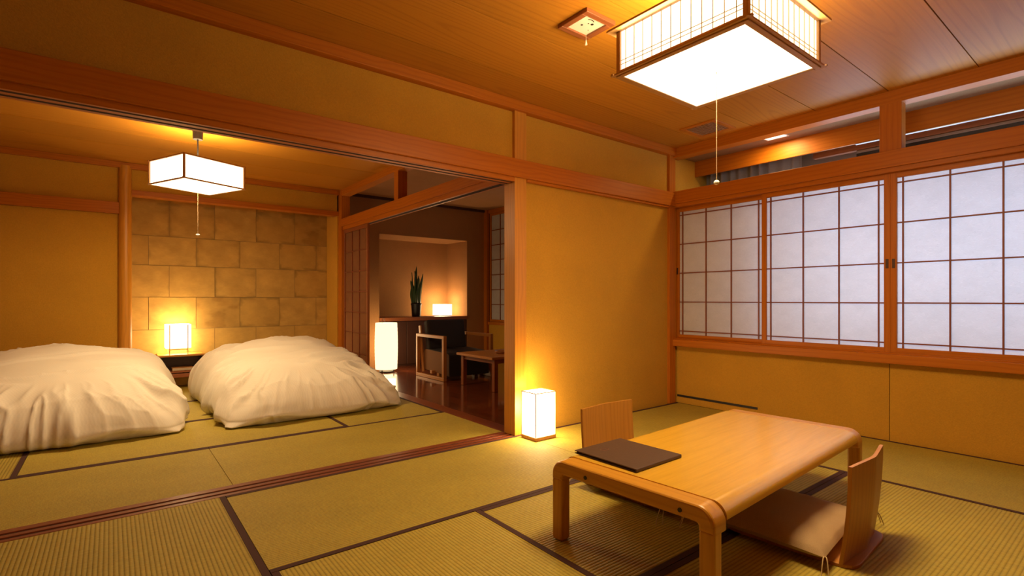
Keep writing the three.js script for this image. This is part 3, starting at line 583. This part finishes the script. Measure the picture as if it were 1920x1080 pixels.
// ---------------------------------------------------------------- futons
function duvet(label, { cx, cz, A, B, turn, hFront, hBack, seed, tips, bumps, creases }) {
  const o = thing('futon_duvet', label, 'futon', [cx, 0.002, cz], turn, 'white futons on the bedroom mats');
  const NA = 420, NR = 96, v = [], uv = [], idx = [];
  const prof = [[0, 1], [0.2, 0.998], [0.42, 0.98], [0.60, 0.93], [0.75, 0.84], [0.86, 0.71], [0.935, 0.54], [0.98, 0.36], [1.0, 0.20], [0.99, 0.09], [0.955, 0.028], [0.90, 0.0]];
  const curve = new THREE.CatmullRomCurve3(prof.map(([a, b]) => new THREE.Vector3(a, b, 0)), false, 'centripetal');
  const P = Array.from({ length: NR + 1 }, (_, k) => curve.getPoint(Math.pow(k / NR, 0.92)));
  const nz = (x, y, s, px = 997) => fbm(((x % px) + px) % px, y + 40, px, 997, s, 3) - 0.5, ridge = (x, y, s, px = 997) => 1 - Math.abs(2 * vnoise(((x % px) + px) % px, y + 60, px, 997, s) - 1);
  for (let k = 0; k <= NR; k++) for (let i = 0; i <= NA; i++) {
    const th = (i % NA) / NA * 2 * Math.PI, w1 = th / (2 * Math.PI), c = Math.cos(th), s = Math.sin(th), n = 7.5;
    let rad = Math.pow(Math.pow(Math.abs(c), n) + Math.pow(Math.abs(s), n), -1 / n);
    const q = P[k].x, yy = P[k].y, f0 = k / NR;
    let tip = 0, corner = 0, lift = 0;
    for (const [ta, amt, w] of tips) { let d = th - ta; d = Math.atan2(Math.sin(d), Math.cos(d)); const e = Math.exp(-(d / w) * (d / w)); tip += amt * Math.exp(-Math.abs(d) / (w * 0.55)); corner += e; lift += Math.exp(-(((Math.abs(d) - w * 2.1) / (w * 1.3)) ** 2)); }
    const hem = 0.030 * nz(w1 * 20, 2, seed + 5, 20) + 0.018 * nz(w1 * 56, 5, seed + 6, 56);
    rad *= 1 + (hem + tip * smooth(0.70, 0.93, f0)) * smooth(0.55, 1, q);
    const x = A * rad * q * c, z = B * rad * q * s, f = (z / B + 1) / 2;            // f = 1 at the front
    let H = hBack + (hFront - hBack) * Math.pow(clamp(f, 0, 1), 1.35);
    for (const [bx_, bz, ba, bw] of bumps) H += ba * Math.exp(-((x - bx_) ** 2 + ((z - bz) * 1.2) ** 2) / (bw * bw));
    let y = H * yy * (1 - 0.34 * corner * smooth(0.5, 0.95, q)) + 0.045 * lift * (1 - smooth(0.0, 0.35, yy)) * smooth(0.9, 1, q);
    // folds fanning in from the edge, soft creases on top
    const edge = smooth(0.50, 0.86, q), N1 = 34, N2 = 78;
    const swirl = 0.5 * nz(w1 * 9, q * 5, seed + 8, 9);
    const fold = Math.pow(ridge(w1 * N1 + 1.6 * swirl, q * 1.6, seed + 1, N1), 4) - 0.2, fine = Math.pow(ridge(w1 * N2 + 2 * swirl, q * 3.1, seed + 2, N2), 4) - 0.2;
    const amp = 0.35 + 1.1 * smooth(0.35, 0.7, vnoise(w1 * 13, q * 1.5 + 7, 13, 997, seed + 12)) + 0.5 * corner;
    let top = 0.034 * nz(x * 2.1 + 40, z * 3.6, seed + 3) + 0.026 * (Math.pow(ridge(x * 1.6 + z * 0.7 + 60, z * 4.2 + 0.8 * nz(x * 2 + 40, z * 2, seed + 9), seed + 4), 4) - 0.2);
    for (const [ax, az, bx2, bz2, am] of creases) {       // long soft creases across the top
      const dx = bx2 - ax, dz = bz2 - az, t = clamp(((x - ax) * dx + (z - az) * dz) / (dx * dx + dz * dz), 0, 1), px = x - ax - dx * t, pz = z - az - dz * t;
      const d = (px * dz - pz * dx) / Math.hypot(dx, dz), fade = Math.sin(Math.PI * clamp(t, 0.02, 0.98));
      top += am * fade * (Math.exp(-((d / 0.035) ** 2)) - 0.8 * Math.exp(-(((d - 0.06) / 0.045) ** 2)));
    }
    const push = edge * amp * (0.042 * fold + 0.024 * fine), up = smooth(0.3, 1, yy);
    y += top * (1 - 0.7 * edge) * smooth(0.15, 0.5, yy) + push * up * 0.9;
    v.push(x + c * push * (1 - up * 0.6), Math.max(0.001, y), z + s * push * (1 - up * 0.6)); uv.push(x + yy * c * 0.3, z + yy * s * 0.3);
  }
  for (let k = 0; k < NR; k++) for (let i = 0; i < NA; i++) { const a = k * (NA + 1) + i, b = a + NA + 1; idx.push(a, a + 1, b, a + 1, b + 1, b); }
  const g = new THREE.BufferGeometry(); g.setAttribute('position', new THREE.Float32BufferAttribute(v, 3)); g.setAttribute('uv', new THREE.Float32BufferAttribute(uv, 2)); g.setIndex(idx); g.computeVertexNormals();
  const N = g.attributes.normal; N.setXYZ(0, 0, 1, 0);
  for (let k = 0; k <= NR; k++) {                          // one normal on both sides of the seam, and at the middle
    const a = k * (NA + 1), b = a + NA, m = new THREE.Vector3(N.getX(a) + N.getX(b), N.getY(a) + N.getY(b), N.getZ(a) + N.getZ(b)).normalize();
    N.setXYZ(a, m.x, m.y, m.z); N.setXYZ(b, m.x, m.y, m.z);
  }
  for (let i = 0; i <= NA; i++) N.setXYZ(i, 0, 1, 0);
  part(o, 'cover', g, M.duvet);
  return o;
}
const K = Math.PI / 4;
duvet('puffy white futon bed on the left, cut off by the picture edge', { cx: -0.325, cz: -5.52, A: 0.80, B: 1.00, turn: -0.02, hFront: 0.35, hBack: 0.60, seed: 301, tips: [[K, 0.085, 0.15], [Math.PI - K, 0.08, 0.15]], bumps: [[-0.05, -0.6, 0.06, 0.4]], creases: [[-0.7, 0.1, 0.6, -0.35, 0.022], [-0.5, -0.3, 0.1, -0.75, 0.018], [-0.75, 0.45, -0.1, 0.55, 0.02], [0.0, 0.0, 0.7, 0.2, 0.014]] });
duvet('puffy white futon bed on the right, next to the sitting corner', { cx: 1.43, cz: -5.42, A: 0.77, B: 1.05, turn: 0.01, hFront: 0.34, hBack: 0.58, seed: 402, tips: [[K, 0.06, 0.14], [Math.PI - K, 0.10, 0.15]], bumps: [[0.1, -0.6, 0.06, 0.45]], creases: [[-0.1, 0.45, 0.35, 0.75, 0.03], [-0.3, 0.2, 0.5, -0.1, 0.018], [0.1, -0.5, 0.6, -0.75, 0.02], [-0.6, -0.3, 0.0, -0.7, 0.018], [0.25, 0.6, 0.62, 0.35, 0.025]] });

// ---------------------------------------------------------------- night table and lamp between the futons
{
  const t = thing('night_table', 'small wooden wall-hung night table between the two futons', 'night table', [0.625, 0.13, ZT + 0.008]);
  part(t, 'top', bx(-0.22, 0.22, 0.235, 0.257, 0, 0.30, { r: 0.004 }), M.chairWood);
  part(t, 'bottom', bx(-0.21, 0.21, 0.0, 0.045, 0, 0.285, { r: 0.003 }), M.redWood);
  part(t, 'shelf', bx(-0.21, 0.21, 0.055, 0.072, 0, 0.28), M.redWood);
  for (const s of [-1, 1]) part(t, 'side_panel', bx(s * 0.205 - 0.01, s * 0.205 + 0.01, 0.045, 0.235, 0, 0.285), M.darkWood);
  part(t, 'back_panel', bx(-0.2, 0.2, 0.045, 0.235, 0, 0.01), M.darkWood);
  const b = thing('booklet', 'small pale booklet inside the night table', 'booklet', [0.64, 0.2026, ZT + 0.19]);
  part(b, 'cover', bx(-0.10, 0.10, 0, 0.034, -0.07, 0.075, { r: 0.003 }), M.armWood); part(b, 'pages', bx(-0.097, 0.103, 0.004, 0.030, -0.066, 0.077), M.pages);
  const l = thing('bedside_lamp', 'bright square paper lamp on the night table', 'lamp', [0.60, 0.3875, ZT + 0.155]);
  const A = 0.118;
  part(l, 'shade', join([bx(-A, A, 0.068, 0.335, A - 0.001, A), bx(-A, A, 0.068, 0.335, -A, -A + 0.001), bx(A - 0.001, A, 0.068, 0.335, -A, A), bx(-A, -A + 0.001, 0.068, 0.335, -A, A)]), M.shade);
  for (const s of [-1, 1]) for (const q of [-1, 1]) part(l, 'leg', bx(s * (A - 0.032) - 0.004, s * (A - 0.032) + 0.004, 0, 0.33, q * (A + 0.0055) - 0.004, q * (A + 0.0055) + 0.004), M.lampWood);
  for (const q of [-1, 1]) part(l, 'crossbar', bx(-A + 0.03, A - 0.03, 0.052, 0.062, q * (A + 0.0055) - 0.0035, q * (A + 0.0055) + 0.0035), M.lampWood);
  pointLight(l, 0.95, [0, 0.2, 0], 4);
}
// ---------------------------------------------------------------- cylinder lamp
{
  const t = thing('paper_floor_lamp', 'tall glowing paper cylinder lamp on the wooden floor behind the right futon', 'lamp', [3.0, 0.001, -6.66]);
  const pts = []; for (let k = 0; k <= 24; k++) { const f = k / 24; pts.push(new THREE.Vector2(0.146 + 0.009 * Math.sin(Math.PI * f) + (k % 2 ? 0.0012 : 0), 0.045 + 0.635 * f)); }
  part(t, 'shade', new THREE.LatheGeometry(pts, 40), M.shadeSoft);
  part(t, 'base', cyl(0, 0, 0.018, 0, 0.10, 0.10, 28), M.black);
  for (let k = 0; k < 3; k++) { const a = k * 2.094 + 0.5; part(t, 'foot', bx(0.1 * Math.cos(a) - 0.006, 0.1 * Math.cos(a) + 0.006, 0.015, 0.06, 0.1 * Math.sin(a) - 0.006, 0.1 * Math.sin(a) + 0.006), M.black); }
  part(t, 'handle', tube([[-0.08, 0.675, 0.05], [-0.075, 0.73, 0.04], [-0.05, 0.745, 0.03], [-0.03, 0.69, 0.02]], 0.003, 16, 5), M.black);
  for (let k = 0; k < 4; k++) { const a = k * Math.PI / 2 + 0.3, c = Math.cos(a), s = Math.sin(a); areaLight(t, 0.21, 0.6, 6.5, [0.165 * c, 0.37, 0.165 * s], [c, 0, s]); }
  areaLight(t, 0.2, 0.2, 4, [0, 0.69, 0], [0, 1, 0]);
}
// ---------------------------------------------------------------- niche: plant and lamp
{
  const l = thing('niche_lamp', 'small glowing box lamp on the shelf in the niche', 'lamp', [4.36, 0.7355, -7.47]);
  const A = 0.115; part(l, 'shade', join([bx(-A, A, 0.008, 0.19, A - 0.001, A), bx(-A, A, 0.008, 0.19, -A, -A + 0.001), bx(A - 0.001, A, 0.008, 0.19, -A, A), bx(-A, -A + 0.001, 0.008, 0.19, -A, A)]), M.shade);
  part(l, 'base', bx(-A, A, 0, 0.008, -A, A), M.darkWood); pointLight(l, 1.0, [0, 0.11, 0], 4);
  const p = thing('potted_plant', 'dark sword-leaved plant in a black pot on the niche shelf', 'plant', [3.79, 0.7355, -7.30]);
  const pot = new THREE.LatheGeometry([[0, 0], [0.064, 0], [0.068, 0.01], [0.080, 0.185], [0.088, 0.187], [0.088, 0.208], [0.078, 0.208], [0.074, 0.17], [0, 0.168]].map((a) => new THREE.Vector2(...a)), 32);
  part(p, 'pot', pot, M.black); part(p, 'soil', cyl(0, 0.168, 0.178, 0, 0.075, 0.075, 24), M.soil);
  part(p, 'saucer_tray', bx(-0.10, 0.24, -0.0002, 0.006, 0.06, 0.15, { r: 0.002 }), M.darkWood);
  const leaves = [[0.0, 0.62, 0.03, 0.0, 0], [-0.03, 0.52, 0.045, -0.05, 1], [0.035, 0.50, 0.04, 0.05, 0], [0.0, 0.44, 0.06, 0.02, 0], [-0.045, 0.40, 0.035, -0.05, 0], [0.055, 0.36, 0.03, 0.045, 0], [0.03, 0.33, 0.035, 0.06, 2], [-0.06, 0.30, 0.028, -0.03, 1], [0.06, 0.42, 0.026, 0.03, 0], [-0.015, 0.54, 0.05, -0.03, 0], [0.015, 0.47, 0.055, 0.03, 1]];
  leaves.forEach(([x0, h, w, lean, m], k) => {
    const n = 14, v = [], ix = []; const tw = rr(-0.9, 0.9), z0 = rr(-0.035, 0.04);
    for (let i = 0; i <= n; i++) { const f = i / n, ww = w * Math.pow(Math.sin(Math.PI * (0.12 + 0.88 * f)), 0.7) * (f > 0.97 ? 0.1 : 1), a = tw * (0.3 + f), cx = x0 + lean * f * f + 0.006 * Math.sin(f * 7 + k), cz = z0 + 0.02 * f * Math.sin(k);
      const ca = Math.cos(a), sa = Math.sin(a); for (const [s, d] of [[-1, 0], [0, 0.008], [1, 0], [0, -0.004]]) v.push(cx + s * ww * ca - d * sa, 0.172 + h * f, cz + s * ww * sa + d * ca); }
    for (let i = 0; i < n; i++) for (let e = 0; e < 4; e++) { const a = i * 4 + e, b = i * 4 + (e + 1) % 4; ix.push(a, b, a + 4, b, b + 4, a + 4); }
    const g = new THREE.BufferGeometry(); g.setAttribute('position', new THREE.Float32BufferAttribute(v, 3)); g.setIndex(ix); g.computeVertexNormals(); part(p, 'leaf', g, M.leaf[m]);
  });
}
// ---------------------------------------------------------------- armchair, coffee table, ashtray
{
  const c = thing('armchair', 'low armchair with open wooden arm frames and dark upholstery', 'armchair', [3.56, 0.001, -5.79]);
  const W = 0.35, z0 = -0.36, z1 = 0.36, H = 0.555;
  for (const s of [-1, 1]) {
    const x0 = s * W - 0.022, x1 = s * W + 0.022;
    part(c, 'arm', bx(x0, x1, H - 0.038, H, z0, z1, { r: 0.004 }), M.armWood); part(c, 'runner', bx(x0, x1, 0, 0.04, z0, z1, { r: 0.004 }), M.armWood);
    part(c, 'front_post', bx(x0, x1, 0.04, H - 0.038, z1 - 0.045, z1, { r: 0.004 }), M.armWood); part(c, 'rear_post', bx(x0, x1, 0.04, H - 0.038, z0, z0 + 0.04, { r: 0.004 }), M.armWood);
    part(c, 'back_leg', (() => { const g = bx(s * 0.315 - 0.011, s * 0.315 + 0.011, 0.05, 0.66, -0.27, -0.22, { r: 0.003 }); g.translate(0, -0.3, 0.25); g.rotateX(-0.16); g.translate(0, 0.3, -0.30); return g; })(), M.armWood);
    part(c, 'foot', bx(s * 0.27 - 0.03, s * 0.27 + 0.03, 0, 0.09, 0.06, 0.12, { r: 0.006 }), M.armWood);
  }
  part(c, 'cross_rail', bx(-W, W, 0.06, 0.10, -0.02, 0.03, { r: 0.003 }), M.armWood);
  const sideShape = new THREE.Shape(); sideShape.moveTo(-0.27, 0.09); sideShape.lineTo(0.36, 0.06); sideShape.lineTo(0.36, 0.30); sideShape.quadraticCurveTo(0.36, 0.33, 0.33, 0.333); sideShape.lineTo(-0.20, 0.352); sideShape.quadraticCurveTo(-0.27, 0.35, -0.275, 0.28); sideShape.closePath();
  const seat = new THREE.ExtrudeGeometry(sideShape, { depth: 0.58, bevelEnabled: true, bevelSize: 0.008, bevelThickness: 0.008, bevelSegments: 2 }); seat.translate(0, 0, -0.29); seat.rotateY(-Math.PI / 2); 
  part(c, 'seat', uvBox(seat, 'x'), M.upholstery);
  for (const s of [-1, 1]) { const sd = new THREE.ShapeGeometry(sideShape); const g = new THREE.ExtrudeGeometry(sideShape, { depth: 0.004, bevelEnabled: false }); g.rotateY(-Math.PI / 2); g.translate(s * 0.302 + (s > 0 ? 0 : 0.004), 0, 0); part(c, 'side_panel', uvBox(g, 'z'), M.upholsteryBrown); }
  const back = bx(-0.29, 0.29, 0, 0.40, -0.055, 0.055, { r: 0.03 }); back.rotateX(-0.18); back.translate(0, 0.335, -0.19); part(c, 'backrest', back, M.upholstery);

  const t = thing('coffee_table', 'small reddish wooden coffee table before the armchair', 'coffee table', [3.72, 0.001, -4.80], 0);
  const A = 0.47, B = 0.31;
  const top = bx(-A - 0.05, A, 0.352, 0.382, -B - 0.05, B + 0.05, { r: 0.006 }); part(t, 'tabletop', top, M.armWood);
  part(t, 'inlay', bx(-A + 0.04, A - 0.08, 0.382, 0.3826, -B + 0.04, B - 0.04), M.chairWood);
  for (const [x, z] of [[-A, -B], [-A, B], [A - 0.06, -B], [A - 0.06, B]]) part(t, 'leg', bx(x, x + 0.05, 0, 0.352, z - 0.025, z + 0.025, { r: 0.004 }), M.redWood);
  for (const s of [-1, 1]) part(t, 'apron', bx(-A + 0.05, A - 0.06, 0.305, 0.352, s * B - 0.012, s * B + 0.012), M.redWood);
  part(t, 'apron', bx(-A + 0.012, -A + 0.036, 0.305, 0.352, -B + 0.025, B - 0.025), M.redWood);
  const a = thing('ashtray', 'round brown ashtray on the coffee table', 'ashtray', [3.555, 0.3838, -4.74]);
  part(a, 'bowl', new THREE.LatheGeometry([[0, 0], [0.066, 0], [0.076, 0.012], [0.080, 0.028], [0.074, 0.030], [0.066, 0.014], [0, 0.010]].map((q) => new THREE.Vector2(...q)), 36), M.ceramic);
}
// ---------------------------------------------------------------- ceiling fittings
{
  const t = thing('ceiling_emergency_light', 'square white ceiling fitting with dark specks in a wooden frame, with a tiny pull', 'ceiling light', [1.977, CEIL, -1.893]);
  const A = 0.107;
  for (const s of [-1, 1]) { part(t, 'frame_bar', bx(-A, A, -0.022, 0, s * (A - 0.017) - 0.017, s * (A - 0.017) + 0.017, { r: 0.003 }), M.redWood); part(t, 'frame_bar', bx(s * (A - 0.017) - 0.017, s * (A - 0.017) + 0.017, -0.0215, 0, -A + 0.034, A - 0.034, { r: 0.003 }), M.redWood); }
  part(t, 'plate', bx(-0.073, 0.073, -0.012, -0.0005, -0.073, 0.073), M.whitePlastic);
  for (const [x, z, r] of [[-0.022, -0.012, 0.0065], [0.018, 0.024, 0.008], [0.044, -0.030, 0.0025], [-0.004, 0.018, 0.004]]) part(t, 'screw_hole', cyl(x, -0.0135, -0.011, z, r, r, 12), M.black);
  const arc = tube(Array.from({ length: 9 }, (_, k) => [-0.012 + 0.022 * Math.cos(0.4 + k * 0.3), -0.0125, 0.040 + 0.012 * Math.sin(0.4 + k * 0.3)]), 0.0022, 16, 5); part(t, 'vent_slit', arc, M.black);
  const c = part(t, 'pull_cord', cyl(0.055, -0.055, -0.012, -0.055, 0.001, 0.001, 6), M.cord); part(c, 'pull_knob', cyl(0.055, -0.078, -0.053, -0.055, 0.007, 0.0025, 12), M.whitePlastic);

  const v = thing('ceiling_vent', 'square louvred wooden air vent in the ceiling near the window corner', 'vent', [4.0, CEIL, -2.42]);
  const B = 0.165;
  for (const s of [-1, 1]) { part(v, 'frame_bar', bx(-B, B, -0.010, 0, s * (B - 0.02) - 0.02, s * (B - 0.02) + 0.02, { r: 0.002 }), M.wood); part(v, 'frame_bar', bx(s * (B - 0.02) - 0.02, s * (B - 0.02) + 0.02, -0.0098, 0, -B + 0.04, B - 0.04, { r: 0.002 }), M.wood); }
  part(v, 'backing', bx(-B + 0.04, B - 0.04, -0.002, 0, -B + 0.04, B - 0.04), M.groove);
  for (let k = 0; k < 12; k++) { const z = -B + 0.05 + k * 0.0207; part(v, 'slat', bx(-B + 0.04, B - 0.04, -0.008, -0.002, z - 0.005, z + 0.005), M.vent); }

  const d = thing('downlight', 'small lit rectangular downlight in the window recess soffit', 'downlight', [4.505, 2.405, -2.09]);
  part(d, 'trim_ring', join([bx(-0.06, 0.06, -0.006, 0, -0.092, -0.08), bx(-0.06, 0.06, -0.006, 0, 0.08, 0.092), bx(-0.06, -0.048, -0.006, 0, -0.08, 0.08), bx(0.048, 0.06, -0.006, 0, -0.08, 0.08)]), M.whitePlastic);
  part(d, 'lamp_lens', bx(-0.048, 0.048, -0.004, -0.001, -0.08, 0.08), M.shade);
  areaLight(d, 0.09, 0.15, 170, [0, -0.008, 0], [0, -1, 0], lin(1, 0.68, 0.28));
}
// ---------------------------------------------------------------- window recess fittings
{
  const c = thing('curtain', 'grey pleated curtain gathered at the corner end of the window recess', 'curtain', [4.86, 0.56, -2.45]);
  const n = 150, m = 6, v = [], ix = [], uv = [];
  for (let j = 0; j <= m; j++) for (let i = 0; i <= n; i++) { const f = i / n; v.push(0.035 * Math.sin(f * 60 + 0.7 * Math.sin(f * 21)) * (0.7 + 0.3 * Math.sin(f * 13)), 1.745 * j / m, -0.50 + 0.94 * f); uv.push(f * 2.2, 1.745 * j / m); }
  for (let j = 0; j < m; j++) for (let i = 0; i < n; i++) { const a = j * (n + 1) + i; ix.push(a, a + 1, a + n + 1, a + 1, a + n + 2, a + n + 1); }
  const g = new THREE.BufferGeometry(); g.setAttribute('position', new THREE.Float32BufferAttribute(v, 3)); g.setAttribute('uv', new THREE.Float32BufferAttribute(uv, 2)); g.setIndex(ix); g.computeVertexNormals(); part(c, 'cloth', g, M.curtain);
  const r = thing('curtain_rail', 'thin metal curtain rail along the foot of the wooden pelmet', 'curtain rail', [4.742, 2.248, 0]);
  part(r, 'rail', bx(-0.046, -0.016, -0.006, 0.001, -1.55, ZR - 0.01, { r: 0.002 }), M.metal);
  const a = thing('roller_blind', 'brown rolled-up blind housing above the paper window', 'blind', [4.90, 2.15, 0]);
  part(a, 'face_board', bx(-0.03, 0.02, 0.088, 0.135, -1.93, 1.3), M.redWood);
  part(a, 'housing', bx(-0.028, 0.02, 0.062, 0.087, -1.60, 1.28, { r: 0.008 }), M.exterior);
  part(a, 'lower_bar', bx(-0.024, 0.015, 0.015, 0.0618, -1.60, 1.25, { r: 0.003 }), M.black);
}
scene.traverse((o) => { if (o.isMesh) { o.castShadow = true; o.receiveShadow = true; } });
renderer.render(scene, camera);
